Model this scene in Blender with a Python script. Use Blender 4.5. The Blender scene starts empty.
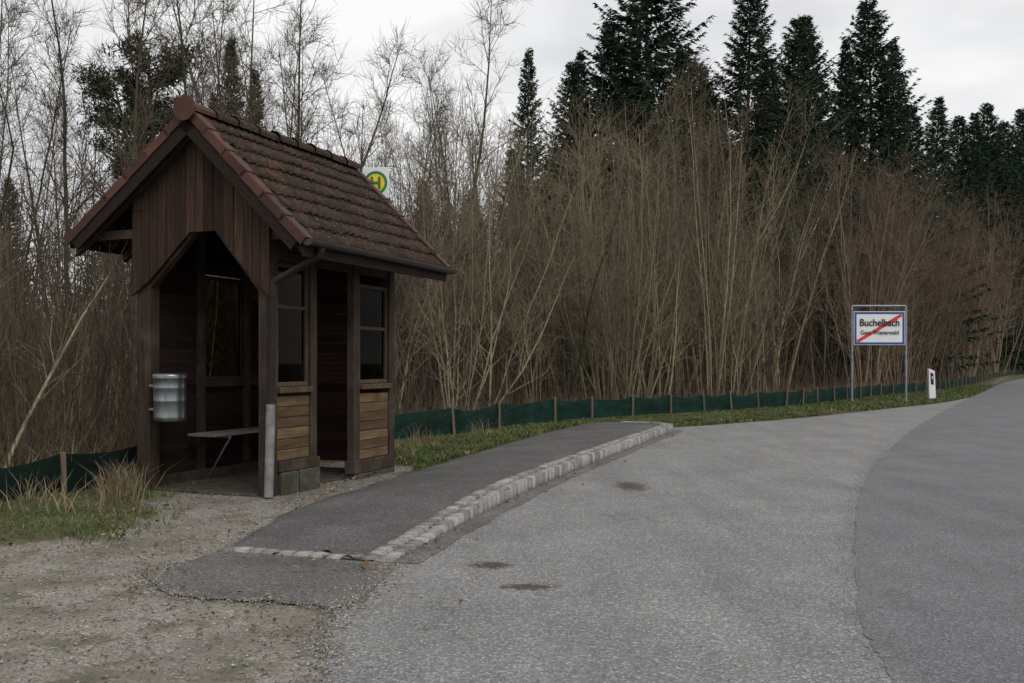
import bpy, bmesh, math, random
import numpy as np
from mathutils import Vector, Matrix, geometry
rng=np.random.default_rng(11); random.seed(11)
scene=bpy.context.scene; COL=scene.collection
F=995.0; HZ=363.0; CH=1.3

# ------------------------------------------------------------ node helper
class MB:
    def __init__(s,name,rough=0.9,spec=0.3,metal=0.0):
        s.m=bpy.data.materials.new(name); s.m.use_nodes=True; s.nt=s.m.node_tree
        s.b=s.nt.nodes['Principled BSDF']; s.out=s.nt.nodes['Material Output']
        s.b.inputs['Roughness'].default_value=rough; s.b.inputs['Metallic'].default_value=metal
        s.b.inputs['Specular IOR Level'].default_value=spec
    def n(s,t): return s.nt.nodes.new(t)
    def l(s,a,b): s.nt.links.new(a,b)
    def co(s,scale=(1,1,1)):
        t=s.n('ShaderNodeTexCoord'); m=s.n('ShaderNodeMapping'); m.inputs['Scale'].default_value=scale
        s.l(t.outputs['Object'],m.inputs['Vector']); return m.outputs[0]
    def noise(s,vec,scale,detail=4,rough=0.6,dist=0.0):
        n=s.n('ShaderNodeTexNoise'); s.l(vec,n.inputs['Vector']); n.inputs['Scale'].default_value=scale
        n.inputs['Detail'].default_value=detail; n.inputs['Roughness'].default_value=rough; n.inputs['Distortion'].default_value=dist
        return n.outputs['Fac']
    def vor(s,vec,scale,feature='F1',out='Distance',rand=1.0):
        n=s.n('ShaderNodeTexVoronoi'); n.feature=feature; s.l(vec,n.inputs['Vector']); n.inputs['Scale'].default_value=scale
        n.inputs['Randomness'].default_value=rand
        return n.outputs[out]
    def ramp(s,fac,stops,const=False):
        n=s.n('ShaderNodeValToRGB'); s.l(fac,n.inputs[0]); cr=n.color_ramp
        while len(cr.elements)<len(stops): cr.elements.new(0.5)
        for e,(p,c) in zip(cr.elements,stops):
            e.position=p
            if not hasattr(c,'__len__'): c=(c,c,c)
            e.color=(*c,1)
        return n.outputs[0]
    def mix(s,fac,a,b,mode='MIX'):
        n=s.n('ShaderNodeMix'); n.data_type='RGBA'; n.blend_type=mode
        for i,v in ((0,fac),(6,a),(7,b)):
            if hasattr(v,'is_output'): s.l(v,n.inputs[i])
            elif i==0: n.inputs[0].default_value=v
            else: n.inputs[i].default_value=(*v,1) if hasattr(v,'__len__') else (v,v,v,1)
        return n.outputs[2]
    def math(s,op,a,b=None):
        n=s.n('ShaderNodeMath'); n.operation=op
        for i,v in ((0,a),(1,b)):
            if v is None: continue
            if hasattr(v,'is_output'): s.l(v,n.inputs[i])
            else: n.inputs[i].default_value=v
        return n.outputs[0]
    def island(s): return s.n('ShaderNodeNewGeometry').outputs['Random Per Island']
    def objrand(s): return s.n('ShaderNodeObjectInfo').outputs['Random']
    def col(s,c):
        if hasattr(c,'is_output'): s.l(c,s.b.inputs['Base Color'])
        else: s.b.inputs['Base Color'].default_value=(*c,1)
        return s
    def bump(s,h,strength=0.5,dist=0.01):
        n=s.n('ShaderNodeBump'); n.inputs['Strength'].default_value=strength; n.inputs['Distance'].default_value=dist
        s.l(h,n.inputs['Height']); s.l(n.outputs[0],s.b.inputs['Normal']); return s

def mat_wood(name,c1,c2,scale=(14,14,1.2),rough=0.8,weather=None):
    m=MB(name,rough,0.2); v=m.co(scale)
    n=m.noise(v,1.6,6,0.65,0.6); c=m.ramp(n,[(0.3,c1),(0.7,c2)])
    r=m.ramp(m.island(),[(0,0.45),(1,1.45)]); c=m.mix(1,c,r,'MULTIPLY')
    big=m.noise(m.co((1,1,1)),3.0,4)
    if weather: c=m.mix(m.ramp(big,[(0.5,0),(0.72,0.8)]),c,weather)
    m.col(c); m.bump(n,0.5,0.006); return m.m
def mat_plain(name,c,rough=0.6,spec=0.4,metal=0,var=0.25,scale=8):
    m=MB(name,rough,spec,metal); n=m.noise(m.co(),scale,5)
    lo=tuple(x*(1-var) for x in c); hi=tuple(min(1,x*(1+var)) for x in c)
    m.col(m.ramp(n,[(0.3,lo),(0.7,hi)])); m.bump(n,0.15,0.003); return m.m

# ------------------------------------------------------------ mesh helpers
def link(o,parent=None):
    COL.objects.link(o)
    if parent is not None: o.parent=parent
    return o
def mesh_np(name,V,Q,mat=None,smooth=False):
    V=np.asarray(V,dtype=np.float32); Q=np.asarray(Q,dtype=np.int32)
    me=bpy.data.meshes.new(name); k=Q.shape[1]
    me.vertices.add(len(V)); me.vertices.foreach_set('co',V.ravel())
    me.loops.add(Q.size); me.loops.foreach_set('vertex_index',Q.ravel())
    me.polygons.add(len(Q)); me.polygons.foreach_set('loop_start',np.arange(0,Q.size,k,dtype=np.int32))
    me.update(calc_edges=True)
    if smooth: me.polygons.foreach_set('use_smooth',np.ones(len(Q),bool))
    if mat: me.materials.append(mat)
    return me
def mesh_py(name,V,Fs,mat=None,smooth=False):
    me=bpy.data.meshes.new(name); me.from_pydata([tuple(v) for v in V],[],[tuple(f) for f in Fs]); me.update()
    if mat: me.materials.append(mat)
    if smooth:
        for p in me.polygons: p.use_smooth=True
    return me
def obj(name,me,parent=None,**kw):
    o=bpy.data.objects.new(name,me); link(o,parent)
    for k,v in kw.items(): o[k]=v
    return o
def empty(name,loc=(0,0,0),rz=0,**kw):
    o=bpy.data.objects.new(name,None); link(o); o.location=loc; o.rotation_euler=(0,0,rz); o.empty_display_size=0.2
    for k,v in kw.items(): o[k]=v
    return o
def bm_box(bm,x0,x1,y0,y1,z0,z1,bev=0.004):
    r=bmesh.ops.create_cube(bm,size=1); vs=r['verts']
    for v in vs:
        v.co.x=x0+(v.co.x+.5)*(x1-x0); v.co.y=y0+(v.co.y+.5)*(y1-y0); v.co.z=z0+(v.co.z+.5)*(z1-z0)
    if bev>0:
        es=list({e for v in vs for e in v.link_edges})
        bmesh.ops.bevel(bm,geom=es,offset=bev,segments=1,affect='EDGES')
def boxes(name,L,mat,parent=None,bev=0.004,**kw):
    bm=bmesh.new()
    for b in L: bm_box(bm,*b,bev=bev)
    bmesh.ops.recalc_face_normals(bm,faces=bm.faces)
    me=bpy.data.meshes.new(name); bm.to_mesh(me); bm.free(); me.materials.append(mat)
    return obj(name,me,parent,**kw)
def prisms(name,polys,mat,parent=None,axis='y',**kw):
    V=[];Fs=[]
    for pts,a0,a1 in polys:
        n=len(pts); o=len(V)
        for a in (a0,a1):
            for p in pts:
                V.append((p[0],a,p[1]) if axis=='y' else ((a,p[0],p[1]) if axis=='x' else (p[0],p[1],a)))
        Fs.append(list(range(o,o+n))); Fs.append(list(range(o+2*n-1,o+n-1,-1)))
        for i in range(n): Fs.append([o+i,o+n+i,o+n+(i+1)%n,o+(i+1)%n])
    me=mesh_py(name,V,Fs,mat)
    bm=bmesh.new(); bm.from_mesh(me); bmesh.ops.recalc_face_normals(bm,faces=bm.faces); bm.to_mesh(me); bm.free()
    return obj(name,me,parent,**kw)
class Acc:
    def __init__(s): s.V=[];s.Q=[];s.o=0
    def add(s,V,Q): s.V.append(V); s.Q.append(Q+s.o); s.o+=len(V)
    def tube(s,P,rad,k=4):
        P=np.asarray(P,float); n=len(P); T=np.empty_like(P); T[1:-1]=P[2:]-P[:-2]; T[0]=P[1]-P[0]; T[-1]=P[-1]-P[-2]
        T/=np.linalg.norm(T,axis=1)[:,None]+1e-9
        ref=np.array([1.,0,0]) if abs(T[:,0]).max()<0.9 else np.array([0,1.,0]) if abs(T[:,1]).max()<0.95 else np.array([.3,.2,1.])
        A=np.cross(T,ref); A/=np.linalg.norm(A,axis=1)[:,None]+1e-9; B=np.cross(T,A)
        a=np.arange(k)*2*math.pi/k
        V=(P[:,None,:]+np.asarray(rad)[:,None,None]*(np.cos(a)[None,:,None]*A[:,None,:]+np.sin(a)[None,:,None]*B[:,None,:])).reshape(-1,3)
        i=np.arange(n-1)[:,None]*k; j=np.arange(k)[None,:]; j2=(j+1)%k
        Q=np.stack([i+j,i+j2,i+k+j2,i+k+j],-1).reshape(-1,4)
        s.add(V,Q)
    def mesh(s,name,mat,smooth=False): return mesh_np(name,np.concatenate(s.V),np.concatenate(s.Q),mat,smooth)
def cat(pts,step):
    P=[np.array(p,float) for p in pts]; P=[2*P[0]-P[1]]+P+[2*P[-1]-P[-2]]; out=[]
    for i in range(1,len(P)-2):
        L=np.linalg.norm(P[i+1]-P[i]); n=max(1,int(L/step))
        for k in range(n):
            t=k/n; a,b,c,d=P[i-1],P[i],P[i+1],P[i+2]
            out.append(.5*((2*b)+(c-a)*t+(2*a-5*b+4*c-d)*t*t+(3*b-a-3*c+d)*t**3))
    out.append(P[-2]); return np.array(out)
def resamp(P,n):
    d=np.r_[0,np.cumsum(np.linalg.norm(np.diff(P,axis=0),axis=1))]; s=np.linspace(0,d[-1],n)
    return np.stack([np.interp(s,d,P[:,i]) for i in range(P.shape[1])],1)
def normals2(P):
    T=np.gradient(P,axis=0); T/=np.linalg.norm(T,axis=1)[:,None]+1e-9
    return np.stack([-T[:,1],T[:,0]],1)
def inpoly(X,Y,P):
    c=np.zeros(X.shape,bool); n=len(P)
    for i in range(n):
        x1,y1=P[i]; x2,y2=P[(i+1)%n]
        if y1==y2: continue
        c^=((y1>Y)!=(y2>Y))&(X<(x2-x1)*(Y-y1)/(y2-y1)+x1)
    return c
def distpoly(X,Y,P,closed=True):
    D=np.full(X.shape,1e9); n=len(P)
    for i in range(n if closed else n-1):
        a=np.array(P[i]);b=np.array(P[(i+1)%n]); ab=b-a; L=ab@ab+1e-12
        t=np.clip(((X-a[0])*ab[0]+(Y-a[1])*ab[1])/L,0,1)
        D=np.minimum(D,np.hypot(X-a[0]-t*ab[0],Y-a[1]-t*ab[1]))
    return D
def sdf(X,Y,P): return np.where(inpoly(X,Y,P),-1,1)*distpoly(X,Y,P)
def vnoise(X,Y,s,seed=0):
    r=np.random.default_rng(seed); out=0
    for k in range(6):
        a=r.uniform(0,2*math.pi); f=s*r.uniform(.6,1.7); out=out+np.sin((X*math.cos(a)+Y*math.sin(a))*f+r.uniform(0,6))
    return out/6
def sst(a,b,x): t=np.clip((x-a)/(b-a),0,1); return t*t*(3-2*t)

# ------------------------------------------------------------ layout
FEN=cat([(-14,5.2),(-7.5,7.5),(-4.62,8.98),(-4.3,9.7),(-4.05,10.7),(-3.5,12.8),(-1.9,16.2),(-1.06,17.6),(-.3,19.3),(.92,21.5),(2.75,23.4),(4.9,25.6),(8.0,28.8),(10.9,33.0),(14.5,38.5),(21,48),(30,64),(45,92),(62,120),(95,165)],0.5)
KER=cat([(-.78,6.47),(-.42,7.98),(.30,10.6),(1.57,14.5),(2.85,18.3),(3.08,19.1),(2.95,19.8),(2.3,20.2)],0.1)
PLL=cat([(-2.0,6.92),(-1.97,8.0),(-1.88,9.1),(-1.32,11.25),(-.47,14.5),(.6,18.3),(1.35,20.5)],0.1)
MAIN=cat([(1.05,-6),(1.25,0),(1.54,4.04),(1.93,5.5),(2.58,7.5),(4.0,11.2),(6.55,16.8),(11.0,25.6),(20.6,43.6),(38.5,76),(70,125),(115,185)],0.3)
BAYL=[(-.7,-6),(-.75,1),(-.79,4.04),(-.88,4.67),(-.90,5.34),(-.79,6.19),(-.78,6.47)]
BAYF=[(2.3,20.2),(3.2,20.0),(6.8,23.5),(11.2,28.9),(14.8,33.6),(21.3,44.3),(30,60)]
OFF=np.array([8.6,-3.4])
mm=MAIN+OFF*.05
BAY=np.concatenate([cat(BAYL,.12),KER[1:-1],cat(BAYF,.3),mm[(mm[:,1]<58)][::-1]])
APR=[(-2.05,5.72),(-2.2,6.2),(-1.98,6.88),(-1.4,6.7),(-.8,6.49),(-.76,6.19),(-.86,5.34),(-1.3,5.42),(-1.75,5.5)]
PLAT=np.concatenate([PLL,KER[::-1]])
MR=MAIN+OFF
MAINP=np.concatenate([MAIN,MR[::-1]])
GRAV=[(-14,-6),(-14,3.2),(-6,6.0),(-3.75,7.0),(-3.15,7.4),(-3.15,8.4),(-3.7,9.7),(-4.0,10.4),(-3.1,12.9),(-1.9,12.9),(-1.2,12.4),(-1.3,11.2),(-1.5,8),(-.7,6),(-.6,-6)]
def fsd(X,Y):
    D=distpoly(X,Y,FEN[::2],False)
    P=np.concatenate([FEN[::2],[(95,900),(-900,900),(-900,-60),(-30,-2)]])
    return np.where(inpoly(X,Y,P),1,-1)*D
def ghill(d): return sst(12,110,d)*7.0-0.12*sst(.2,2,d)

# ------------------------------------------------------------ ground
def axis(a,b,st,lo,hi):
    m=list(np.arange(a,b+1e-6,st)); s=st
    while m[-1]<hi: s*=1.16; m.append(m[-1]+s)
    s=st
    while m[0]>lo: s*=1.16; m.insert(0,m[0]-s)
    return np.array(m)
xs=axis(-9,15,.1,-1200,1200); ys=axis(3,32,.1,-300,1800)
GX,GY=np.meshgrid(xs,ys)
jx=GX+.16*vnoise(GX,GY,5,1); jy=GY+.16*vnoise(GX,GY,5,2)
fd=fsd(GX,GY)
dp=np.minimum.reduce([sdf(GX,GY,BAY[::2]),sdf(GX,GY,PLAT[::2]),sdf(GX,GY,MAINP[::3]),sdf(GX,GY,APR)])
gr=1-sst(-.45,.45,sdf(jx,jy,GRAV)+.22*vnoise(GX,GY,7,3))
GZ=-.008+sst(0.05,.7,dp)*(.018*vnoise(GX,GY,2.2,5)+.012*vnoise(GX,GY,7,6))*(1-.5*gr)+ghill(fd)
GZ+=sst(.3,1.5,dp)*(1-gr)*.05*(fd<3)
GZ=np.where(dp<-.15,GZ-.05,GZ)
gl=1-sst(-.1,.3,fd)
grass=(1-gr)*gl; lit=(1-gl)
nx,ny=len(xs),len(ys)
i=(np.arange(ny-1)[:,None]*nx+np.arange(nx-1)[None,:]).ravel()
Q=np.stack([i,i+1,i+nx+1,i+nx],1)
gme=mesh_np('ground',np.stack([GX,GY,GZ],-1).reshape(-1,3),Q,None,True)
att=gme.color_attributes.new('zones','FLOAT_COLOR','POINT')
cc=np.zeros((nx*ny,4),np.float32); cc[:,0]=grass.ravel(); cc[:,1]=(gr*gl).ravel(); cc[:,2]=lit.ravel(); cc[:,3]=1
att.data.foreach_set('color',cc.ravel())
m=MB('ground_surface',.95,.15)
v=m.co(); at=m.n('ShaderNodeAttribute'); at.attribute_name='zones'; sep=m.n('ShaderNodeSeparateColor'); m.l(at.outputs['Color'],sep.inputs[0])
n1=m.noise(v,1.3,6); n2=m.noise(v,14,5,.7); n3=m.noise(v,60,3)
vc=m.vor(v,80,'F1','Color'); vd=m.vor(v,80); vc2=m.vor(v,180,'F1','Color')
bw=m.n('ShaderNodeSeparateColor'); m.l(vc,bw.inputs[0]); bw2=m.n('ShaderNodeSeparateColor'); m.l(vc2,bw2.inputs[0])
g1=m.ramp(bw.outputs[0],[(0,(.105,.094,.078)),(.5,(.205,.187,.16)),(.85,(.31,.29,.255)),(1,(.43,.41,.375))])
g2=m.ramp(bw2.outputs[1],[(0,(.115,.102,.084)),(.6,(.22,.20,.171)),(1,(.35,.325,.29))])
gcol=m.mix(m.ramp(m.noise(v,7,4),[(.42,0),(.6,1)]),g1,g2)
gcol=m.mix(m.ramp(n1,[(.36,.65),(.58,0)]),gcol,(.105,.089,.069))
gcol=m.mix(m.ramp(m.noise(v,3.1,5,.7),[(.52,0),(.64,.65)]),gcol,(.078,.073,.042))
scol=m.ramp(n2,[(.3,(.035,.034,.018)),(.46,(.055,.062,.024)),(.56,(.088,.076,.042)),(.70,(.14,.11,.07))])
lv=m.vor(v,22,'F1','Color'); ls=m.n('ShaderNodeSeparateColor'); m.l(lv,ls.inputs[0])
lcol=m.ramp(ls.outputs[0],[(0,(.03,.02,.013)),(.5,(.08,.055,.034)),(1,(.16,.11,.07))])
lcol=m.mix(m.ramp(n1,[(.45,0),(.65,.7)]),lcol,(.045,.043,.022))
wg=m.math('ADD',sep.outputs[0],m.math('MULTIPLY',m.math('SUBTRACT',n2,.5),1.4)); wg=m.ramp(wg,[(.42,0),(.58,1)])
c=m.mix(wg,gcol,scol)
wl=m.ramp(m.math('ADD',sep.outputs[2],m.math('MULTIPLY',m.math('SUBTRACT',n2,.5),1.0)),[(.42,0),(.58,1)])
c=m.mix(wl,c,lcol); m.col(c)
m.bump(m.mix(.5,vd,n3),.6,.010)
gme.materials.append(m.m)
obj('ground',gme,kind='structure')

# ------------------------------------------------------------ asphalt
def mat_asphalt(name,base,agg,cr=True,stain=False,sc=1.0,patch=.35):
    m=MB(name,.85,.3); v=m.co()
    s1=m.n('ShaderNodeSeparateColor'); m.l(m.vor(v,95*sc,'F1','Color'),s1.inputs[0]); d1=m.vor(v,95*sc)
    n=m.noise(v,1.1,6,.65); n2=m.noise(v,220,2)
    lo=tuple(x*.55 for x in base)
    c=m.ramp(s1.outputs[0],[(0,lo),(.45,base),(.82,tuple(x*1.25 for x in base)),(.98,agg)])
    c=m.mix(m.ramp(m.vor(v,260),[(0,.0),(.5,.35)]),c,lo)
    c=m.mix(1,c,m.ramp(n,[(.3,1-patch),(.7,1+patch*.6)]),'MULTIPLY')
    c=m.mix(1,c,m.ramp(m.noise(m.co((2.2,.3,1)),1.0,5),[(.35,.90),(.65,1.08)]),'MULTIPLY')
    if cr:
        dv=m.n('ShaderNodeVectorMath'); dv.operation='ADD'; nn=m.n('ShaderNodeTexNoise'); m.l(v,nn.inputs['Vector']); nn.inputs['Scale'].default_value=2.5; nn.inputs['Detail'].default_value=6
        m.l(v,dv.inputs[0]); m.l(nn.outputs['Color'],dv.inputs[1])
        e=m.vor(dv.outputs[0],.45,'DISTANCE_TO_EDGE')
        k=m.ramp(e,[(0,1),(.008,0)]); msk=m.ramp(m.noise(v,.35,3),[(.52,0),(.62,.75)])
        c=m.mix(m.math('MULTIPLY',k,msk),c,(.04,.04,.038))
    if stain:
        for (sx,sy,rx,ry) in stain:
            mp=m.n('ShaderNodeMapping'); t=m.n('ShaderNodeTexCoord'); m.l(t.outputs['Object'],mp.inputs[0])
            mp.vector_type='TEXTURE'; mp.inputs['Location'].default_value=(sx,sy,0); mp.inputs['Scale'].default_value=(rx,ry,1)
            ln=m.n('ShaderNodeVectorMath'); ln.operation='LENGTH'; m.l(mp.outputs[0],ln.inputs[0])
            f=m.math('ADD',ln.outputs['Value'],m.math('MULTIPLY',m.math('SUBTRACT',m.noise(v,14,5,.7),.5),3.0))
            c=m.mix(m.ramp(f,[(.5,.85),(1.0,0)]),c,(.04,.032,.024))
    m.col(c); m.bump(m.mix(.5,d1,n2),.7,.007); return m.m
A_BAY=mat_asphalt('bay_asphalt',(.212,.209,.205),(.50,.495,.485),True,[(-.14,6.4,.17,.13),(.10,5.78,.2,.1),(1.25,10.5,.2,.5),(.9,12.5,.15,.5)],patch=.17)
A_MAIN=mat_asphalt('road_asphalt',(.150,.153,.159),(.31,.315,.325),False,sc=1.15,patch=.18)
A_PLAT=mat_asphalt('pavement_asphalt',(.100,.095,.093),(.25,.245,.24),True,sc=1.1)
A_APR=mat_asphalt('apron_asphalt',(.125,.117,.11),(.28,.27,.25),False,sc=1.0)
A_GUT=mat_asphalt('gutter_asphalt',(.145,.141,.138),(.32,.315,.31),False)
def sheet(name,P,z,mat,jit=.02):
    P=np.array(P); P=P+np.stack([vnoise(P[:,0],P[:,1],17,8),vnoise(P[:,0],P[:,1],17,9)],1)*jit
    vs=[Vector((p[0],p[1],z)) for p in P]; t=geometry.tessellate_polygon([vs])
    me=mesh_py(name,vs,t,mat)
    bm=bmesh.new(); bm.from_mesh(me)
    for f in list(bm.faces):
        if f.normal.z<0: f.normal_flip()
    bm.to_mesh(me); bm.free(); return obj(name,me,kind='structure')
sheet('bus_bay_road',BAY,0.0,A_BAY,.012)
aprd=cat(APR+[APR[0]],.04)[:-1]; aprd=aprd+np.stack([vnoise(aprd[:,0],aprd[:,1],45,18),vnoise(aprd[:,0],aprd[:,1],45,19)],1)*.03
sheet('apron_pavement',aprd,.003,A_APR,.05)
def strip(name,A,B,za,zb,mat,kind='structure',cols=1):
    n=len(A); V=[];Qs=[]
    for j in range(cols+1):
        t=j/cols; P=A*(1-t)+B*t; z=za*(1-t)+zb*t
        V.append(np.column_stack([P,np.broadcast_to(z,(n,))]))
    V=np.concatenate(V)
    for j in range(cols):
        i=np.arange(n-1)+j*n; Qs.append(np.stack([i,i+n,i+n+1,i+1],1))
    me=mesh_np(name,V,np.concatenate(Qs),mat); o=obj(name,me,kind=kind)
    return o
MF=np.concatenate([cat(MAIN[(MAIN[:,1]<16)][::4],.03),MAIN[MAIN[:,1]>=16]])
U8=OFF/9.25
MJ=MF-U8*(.022*vnoise(MF[:,0],MF[:,1],9,4)+.010*vnoise(MF[:,0],MF[:,1],33,5)+.006*rng.normal(size=len(MF)))[:,None]
strip('main_road',MF+OFF,MJ,0.004,0.004,A_MAIN)
nk=normals2(KER); kk=KER[:-12]; nkk=nk[:-12]
strip('gutter_strip',kk-nkk*(.18+.03*vnoise(kk[:,0],kk[:,1],6,31)+.015*vnoise(kk[:,0],kk[:,1],30,32))[:,None],kk+nkk*.02,.004,.004,A_GUT)
def hp(y): return .012+.10*sst(6.6,9.6,y)
PN=80; PL=resamp(PLL,PN); PR=resamp(KER+nk*.23,PN)
rows=[];ws=[(-.04,-.05),(0,.012),(.1,.35),(.3,.75),(.6,.95),(1,1.0)]
for w,hz in ws:
    P=PL*(1-w)+PR*w; h=hp(P[:,1]); z=h*hz if hz>0.02 else np.full(PN,.006 if hz>0 else -.06)
    if w<=0: P=P+np.stack([vnoise(P[:,0],P[:,1],6,61),0*P[:,0]],1)*.05
    rows.append(np.column_stack([P,z]))
V=np.concatenate(rows); Qs=[]
for j in range(len(ws)-1):
    i=np.arange(PN-1)+j*PN; Qs.append(np.stack([i,i+PN,i+PN+1,i+1],1))
obj('pavement',mesh_np('pavement',V,np.concatenate(Qs),A_PLAT,True),kind='structure')
m=MB('granite',.8,.3); v=m.co(); n=m.noise(v,120,3); c=m.ramp(n,[(.3,(.17,.165,.15)),(.5,(.31,.30,.28)),(.7,(.45,.44,.41))])
c=m.mix(1,c,m.ramp(m.island(),[(0,.5),(.6,.88),(1,1.12)]),'MULTIPLY'); c=m.mix(m.ramp(m.noise(v,5,5),[(.52,0),(.7,.5)]),c,(.09,.085,.06)); m.col(c); m.bump(n,.5,.005); GRAN=m.m
MORT=mat_plain('kerb_mortar',(.055,.05,.043),.95,.2,0,.4,30)
tb=bmesh.new(); bm_box(tb,-.5,.5,-.5,.5,-.5,.5,bev=0); bmesh.ops.bevel(tb,geom=list(tb.edges),offset=.09,segments=2,affect='EDGES')
tb.verts.index_update(); TV=np.array([v.co[:] for v in tb.verts]); TF=[[v.index for v in f.verts] for f in tb.faces]; tb.free()
def setts(name,pts,mat,**kw):
    V=[];Fs=[];o=0
    for (x,y,ang,lx,ly,z0,z1) in pts:
        P=TV*np.array([lx,ly,z1-z0])+rng.normal(0,.002,TV.shape); c,s=math.cos(ang),math.sin(ang)
        W=np.stack([x+P[:,0]*c-P[:,1]*s,y+P[:,0]*s+P[:,1]*c,(z0+z1)/2+P[:,2]],1); V.append(W)
        Fs+= [[i+o for i in f] for f in TF]; o+=len(TV)
    return obj(name,mesh_py(name,np.concatenate(V),Fs,mat,True),**kw)
pts=[]; dK=np.r_[0,np.cumsum(np.linalg.norm(np.diff(KER,axis=0),axis=1))]
for r_,off in ((0,.055),(1,.170)):
    s=rng.uniform(0,.05)
    while s<dK[-1]:
        l=rng.uniform(.10,.13) if r_ else rng.uniform(.12,.16); sc_=s+l/2
        x=np.interp(sc_,dK,KER[:,0]+nk[:,0]*off); y=np.interp(sc_,dK,KER[:,1]+nk[:,1]*off)
        tx=np.interp(sc_,dK,nk[:,1]); ty=-np.interp(sc_,dK,nk[:,0]); a=math.atan2(ty,tx)+rng.normal(0,.02)
        h=float(hp(y)); pts.append((x,y,a,l-.010,.105+rng.normal(0,.002),-.08,h+.018-(.008 if r_==0 else 0)+rng.normal(0,.0025))); s+=l
a0=np.array([-2.02,6.93]); b0=np.array([-.88,6.56]); dd=b0-a0; L=np.linalg.norm(dd); s=0
while s<L:
    l=rng.uniform(.10,.15)
    if rng.random()<.93:
        p=a0+dd*(s+l/2)/L; pts.append((p[0]+rng.normal(0,.006),p[1]+rng.normal(0,.006),math.atan2(dd[1],dd[0])+rng.normal(0,.05),l-.010,.115,-.08,.021+rng.normal(0,.002)))
    s+=l
setts('kerb',pts,GRAN,kind='structure')
KR=KER; hK=hp(KR[:,1])
strip('kerb_mortar',KR+nk*.012,KR+nk*.24,hK-.008,hK-.001,MORT)
strip('kerb_mortar_face',KR+nk*.014,KR+nk*.0125,np.full(len(KR),-.05),hK-.008,MORT)

# ------------------------------------------------------------ scatter
def scatter_pts(n,x0,x1,y0,y1,test,maxit=40):
    out=[];c=0
    for _ in range(maxit):
        X=rng.uniform(x0,x1,n);Y=rng.uniform(y0,y1,n); k=test(X,Y); out.append(np.stack([X[k],Y[k]],1)); c+=k.sum()
        if c>=n: break
    return np.concatenate(out)[:n]
def stones(name,P,smin,smax,mat,z=0):
    n=len(P); O=np.array([(1,0,0),(0,1,0),(-1,0,0),(0,-1,0),(0,0,.7),(0,0,-.7)],float); T=np.array([(0,1,4),(1,2,4),(2,3,4),(3,0,4),(1,0,5),(2,1,5),(3,2,5),(0,3,5)])
    s=smin+(smax-smin)*rng.random(n)**3; a=rng.uniform(0,6.28,n)
    V=O[None]*s[:,None,None]*rng.uniform(.6,1.25,(n,6,3)); c,sn=np.cos(a)[:,None],np.sin(a)[:,None]
    V=np.stack([V[...,0]*c-V[...,1]*sn+P[:,0:1],V[...,0]*sn+V[...,1]*c+P[:,1:2],V[...,2]+z+s[:,None]*.2],-1)
    Q=(T[None]+np.arange(n)[:,None,None]*6).reshape(-1,3)
    return obj(name,mesh_np(name,V.reshape(-1,3),Q,mat),kind='stuff')
m=MB('loose_stone',.9,.2); c=m.ramp(m.island(),[(0,(.09,.08,.066)),(.5,(.205,.188,.162)),(.88,(.31,.29,.26)),(1,(.46,.44,.42))]); m.col(c); STN=m.m
m=MB('road_chip',.9,.2); c=m.ramp(m.island(),[(0,(.13,.13,.13)),(.6,(.20,.198,.195)),(1,(.33,.325,.32))]); m.col(c); CHIP=m.m
ong=lambda X,Y:(sdf(X,Y,GRAV)<.1)&(sdf(X,Y,APR)>-.25*rng.random(len(X))**2)&(sdf(X,Y,PLAT[::4])>-.12*rng.random(len(X)))&(sdf(X,Y,BAY[::4])>-.10*rng.random(len(X))**2)
P1=scatter_pts(11000,-4.6,-.6,3.8,9,ong); stones('gravel_stones',P1,.0025,.011,STN,-.002)
P2=scatter_pts(4000,-4.4,-1.0,9,13,ong); stones('gravel_stones_far',P2,.004,.013,STN,-.002)
P3=aprd[rng.integers(len(aprd),size=3500)]+rng.normal(0,.06,(3500,2)); P3=P3[(P3[:,1]<6.5)&(P3[:,0]<-.8)]; stones('gravel_edge',P3,.003,.011,STN,.001)
P3=cat(BAYL,.03); P3=P3[P3[:,1]>3.5]; P3=P3[rng.integers(len(P3),size=2600)]+rng.normal(0,.06,(2600,2))-[.01,0]; stones('gravel_edge_bay',P3,.003,.011,STN,.001)
P2=scatter_pts(1200,-.9,3,3.8,12,lambda X,Y:(sdf(X,Y,BAY[::4])<0)&(rng.random(len(X))<np.exp(-distpoly(X,Y,BAY[:70],False)*1.5))); stones('road_grit',P2,.002,.005,CHIP,.002)
sel=MF[(MF[:,1]>3.5)&(MF[:,1]<15)]; P2=sel[rng.integers(len(sel),size=14000)]; P2=P2+U8*(rng.normal(0,.08,14000))[:,None]; stones('seam_grit',P2,.0015,.0048,CHIP,.003)
def leaves(name,P,zf,smin,smax,mat):
    n=len(P); a=rng.uniform(0,6.28,n); s=rng.uniform(smin,smax,n)
    U=np.stack([np.cos(a),np.sin(a),rng.normal(0,.35,n)],1)*s[:,None]; W=np.stack([-np.sin(a),np.cos(a),rng.normal(0,.35,n)],1)*s[:,None]*.6
    C=np.column_stack([P,zf+s*.35]); V=np.stack([C-U,C-W,C+U,C+W],1); V[:,1,2]+=s*.25
    Q=np.arange(n*4).reshape(-1,4); return obj(name,mesh_np(name,V.reshape(-1,3),Q,mat),kind='stuff')
m=MB('dead_leaf',.85,.2); m.col(m.ramp(m.island(),[(0,(.06,.035,.020)),(.5,(.13,.082,.045)),(.85,(.2,.135,.08)),(1,(.30,.21,.13))])); LEAF=m.m
Pl=scatter_pts(10000,-9,16,7,36,lambda X,Y:(fsd(X,Y)>.1)&(fsd(X,Y)<7)); leaves('fallen_leaves',Pl,ghill(fsd(Pl[:,0],Pl[:,1])),.03,.07,LEAF)
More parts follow.
